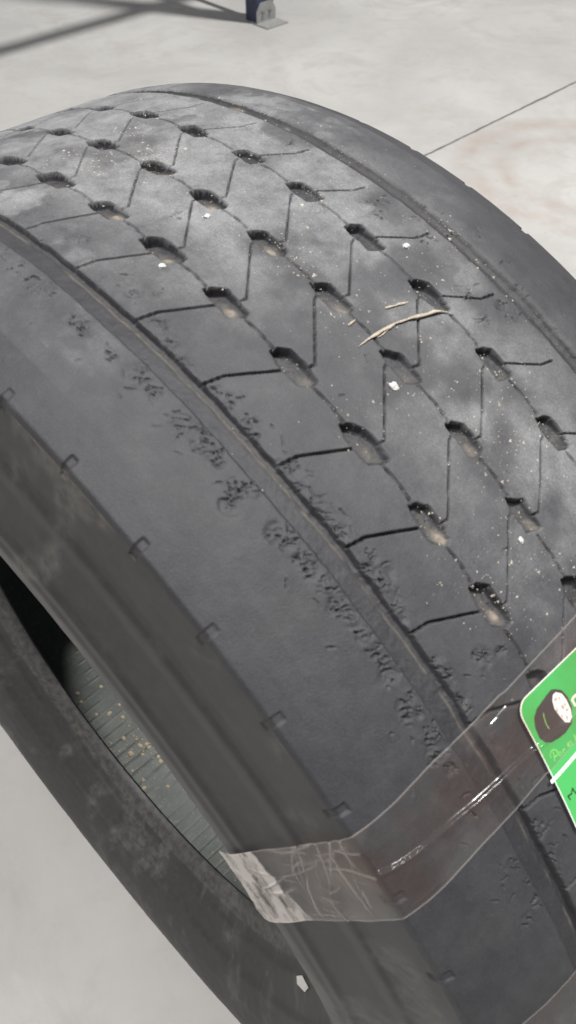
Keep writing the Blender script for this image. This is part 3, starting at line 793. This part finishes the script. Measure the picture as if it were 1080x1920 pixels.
stroke('lettering', [(395,1185),(385,1150),(395,1110),(425,1095),(455,1110),(460,1140),(445,1165),(425,1170)], .55, M_LIME)
stroke('lettering', [(480,1120),(470,1140),(480,1160),(497,1150),(495,1125),(480,1120)], .5, M_LIME)
stroke('lettering', [(510,1100),(520,1135)], .5, M_LIME); stroke('lettering', [(512,1110),(525,1090),(538,1090)], .5, M_LIME)
stroke('lettering', [(562,1055),(580,1040),(575,1020),(560,1030),(560,1060),(575,1068),(590,1055)], .5, M_LIME)
stroke('lettering', [(590,1000),(598,1040),(610,1045)], .5, M_LIME)
stroke('lettering', [(622,945),(640,1005)], .5, M_LIME); stroke('lettering', [(630,985),(645,955),(660,985)], .5, M_LIME)
stroke('lettering', [(600,590),(640,660)], 1.5, M_WHITE); stroke('lettering', [(606,590),(640,550),(668,600)], 1.5, M_WHITE)
stroke('lettering', [(560,1560),(590,1600)], .8, M_INK); stroke('lettering', [(562,1562),(600,1540)], .8, M_INK)
stroke('lettering', [(600,1540),(608,1480)], .8, M_INK); stroke('lettering', [(606,1480),(645,1540)], .8, M_INK)

# ------------------------------------------------------------------ clear tape
def tape(name, u0, u1, y_start, overhang, seed, lab_, fold=True, down=True):
    # profile path from y_start over the shoulder and down the sidewall, bridging hollows
    top = half[:10]
    path = [(y, float(np.interp(abs(y), top[:, 0], top[:, 1]))) for y in np.arange(y_start, 168, 2.0)]
    if down: path += [(170.6, 507.8), (172.4, 503), (176.5, 488), (181, 470), (186, 452), (191.5, 434), (196, 422), (198.5, 413), (199.5, 406), (199.5, 406 - overhang)]
    path = np.array(path); seg = np.linalg.norm(np.diff(path, axis=0), axis=1); L = np.concatenate([[0], np.cumsum(seg)])
    ls = np.arange(0, L[-1], .75); q = np.stack([np.interp(ls, L, path[:, i]) for i in (0, 1)], 1)
    Led = float(np.interp(170, path[:, 0], L))               # arc length at the tread edge
    nv = 90; vv = np.linspace(0, 1, nv)
    l2 = ls[:, None] * np.ones((1, nv)); v2 = vv[None, :] * np.ones((len(ls), 1)); W = u1 - u0
    r = q[:, 1][:, None] * np.ones((1, nv)); y = q[:, 0][:, None] * np.ones((1, nv))
    x = v2 * W                                                # mm across the tape
    below = np.clip(l2 - Led, 0, None)
    lift = 1.1 + (fbm(l2, x, 22, seed, 3) - .5) * .7
    haze = .015 + .03 * sstep(.5, .75, fbm(l2, x, 18, seed + 5, 4))
    if fold:
        # over the card the tape rides higher
        card_h = sstep(77, 72, y) * (l2 < Led)
        lift = lift + card_h * 1.35
        fx = np.interp(y, [50, 92, 123, 164, 176], [242.6, 237.4, 235.1, 229.3, 225.9]) - u0
        ridge = np.exp(-((x - fx) / 1.0) ** 2) * (l2 < Led) * sstep(38, 46, y)
        lift = lift + ridge * 2.2
        ridge2 = np.exp(-((x - (fx + (l2 - Led + 22) * -.5)) / 1.0) ** 2) * sstep(60, 75, l2 - Led + 95) * (l2 < Led) * .5
        lift = lift + ridge2 * .9
        # crumpled lower part on the sidewall, milky where it stands off the bead
        rt = np.random.default_rng(seed + 3)
        for _ in range(14):
            x0, l0 = rt.uniform(3, W - 3), rt.uniform(Led - 110, Led - 5); an = rt.normal(0, .18); ln = rt.uniform(15, 60); wd = rt.uniform(.4, .9)
            al = (l2 - l0) * math.cos(an) + (x - x0) * math.sin(an); ac = -(l2 - l0) * math.sin(an) + (x - x0) * math.cos(an)
            lift = lift + rt.uniform(.3, .9) * np.exp(-(ac / wd) ** 2) * (1 - sstep(ln * .25, ln * .5, np.abs(al))) * (l2 < Led)
        calm = np.exp(-((x - fx) / 6) ** 2) * (l2 < Led) * sstep(38, 46, y)
        lift = lift * (1 - calm) + (1.4 + card_h * 1.35 + ridge * 2.2) * calm
        # crumpled: thin creases running down the strip and a few across it
        wr = np.zeros_like(x); rs = np.random.default_rng(seed)
        for _ in range(30):
            x0, l0 = rs.uniform(2, W - 2), rs.uniform(6, 80); an = rs.choice([rs.normal(0, .25), rs.normal(1.2, .3)]); ln = rs.uniform(12, 45); wd = rs.uniform(.3, .7)
            ca, sa = math.cos(an), math.sin(an); al = (below - l0) * ca + (x - x0) * sa; ac = -(below - l0) * sa + (x - x0) * ca + .012 * al ** 2 * rs.normal()
            wr = np.maximum(wr, np.exp(-(ac / wd) ** 2) * (1 - sstep(ln * .3, ln * .55, np.abs(al))) * rs.uniform(.4, 1))
        wr = wr * (below > 1)
        lift = lift + wr * 1.5 + sstep(4, 25, below) * (fbm(l2, x, 16, seed + 11, 3) - .4) * 1.6
        haze = haze + wr * .34 + sstep(3, 12, below) * .03
        endm = sstep(r.min() + 30, r.min() + 28.5, r - 14 * v2 + (fbm(l2, x, 7, seed + 41, 3) - .5) * 5) * (l2 > Led)
        haze = haze + endm * (.30 + .38 * sstep(.40, .56, fbm(l2 * 1.5, x * .7, 12, seed + 21, 5)) - .3 * sstep(.60, .63, fbm(l2 * 1.4, x * .8, 9, seed + 25, 4)))
    edge = np.minimum(x, W - x)
    haze = haze + .30 * sstep(.9, .2, edge)
    # direction of travel bends a little on the sidewall
    drift = 5 * sstep(120, 170, y) * (l2 < Led + 1) + (5 + below * .17) * (l2 >= Led + 1) if fold else 0
    # on the sidewall a band of constant width spans a growing angle
    u = (u0 + u1) / 2 + (x - W / 2) * 525 / r + drift
    ru = u / 525 + PH0
    tgp = np.gradient(q, axis=0); nr = np.stack([-tgp[:, 1], tgp[:, 0]], 1); nr /= np.linalg.norm(nr, axis=1)[:, None]
    if nr[0, 1] < 0: nr = -nr
    jag = (fbm(x, l2 * 0, 7, seed + 31, 3) - .5)
    end = sstep(L[-1] - 12, L[-1], l2) * jag * 10
    P = cyl(ru, (y + nr[:, :1] * lift) / 1000, (r + nr[:, 1:] * lift + end) / 1000)
    N = grid_normals(P); W_ = to_world(P)
    n1, n2 = P.shape[:2]
    fi = np.array([(i * n2 + j, (i + 1) * n2 + j, (i + 1) * n2 + j + 1, i * n2 + j + 1) for i in range(n1 - 1) for j in range(n2 - 1)])
    o = mesh_obj(name, W_.reshape(-1, 3), [tuple(map(int, f)) for f in fi], M_TAPE, smooth=True)
    at = o.data.attributes.new('haze', 'FLOAT', 'POINT'); at.data.foreach_set('value', np.clip(haze, 0, .92).astype(np.float32).ravel())
    return tag(o, lab_, 'tape')
tape('clear_tape', 206.5, 254.5, -60, 6.0, 400, 'wrinkled strip of clear adhesive tape over the green label and down the sidewall')
tape('clear_tape', 353.0, 401.0, -60, 0, 500, 'clear adhesive tape strip across the tread further down from the label', fold=False, down=False)

# ------------------------------------------------------------------ scrap of white paper stuck to the lower bead
def on_lower(px):
    rr = np.linspace(.286, .40, 300); yy = np.array([pick(px, r, True)[0] for r in rr])
    hp = half[half[:, 1] < 404][::-1]
    k = np.argmin(np.abs(yy[:, 1] - np.interp(rr * 1000, hp[:, 1], hp[:, 0])))
    return yy[k, 0], yy[k, 1], rr[k]
quad = [(559, 1830), (569, 1829), (581, 1852), (574, 1860), (560, 1845)]
pp = [on_lower(q) for q in quad]
top = [to_world(cyl(np.array(u / 525 + PH0), np.array((y + 1.2) / 1000), np.array(r - .0012))) for u, y, r in pp]
bot = [to_world(cyl(np.array(u / 525 + PH0), np.array((y + .7) / 1000), np.array(r - .0007))) for u, y, r in pp]
n = len(quad)
o = mesh_obj('paper_scrap', top + bot, [tuple(range(n)), tuple(range(2 * n - 1, n - 1, -1))] + [(i, (i + 1) % n, (i + 1) % n + n, i + n) for i in range(n)], M_CHIP)
tag(o, 'small torn scrap of white paper stuck on the lower bead', 'paper scrap')
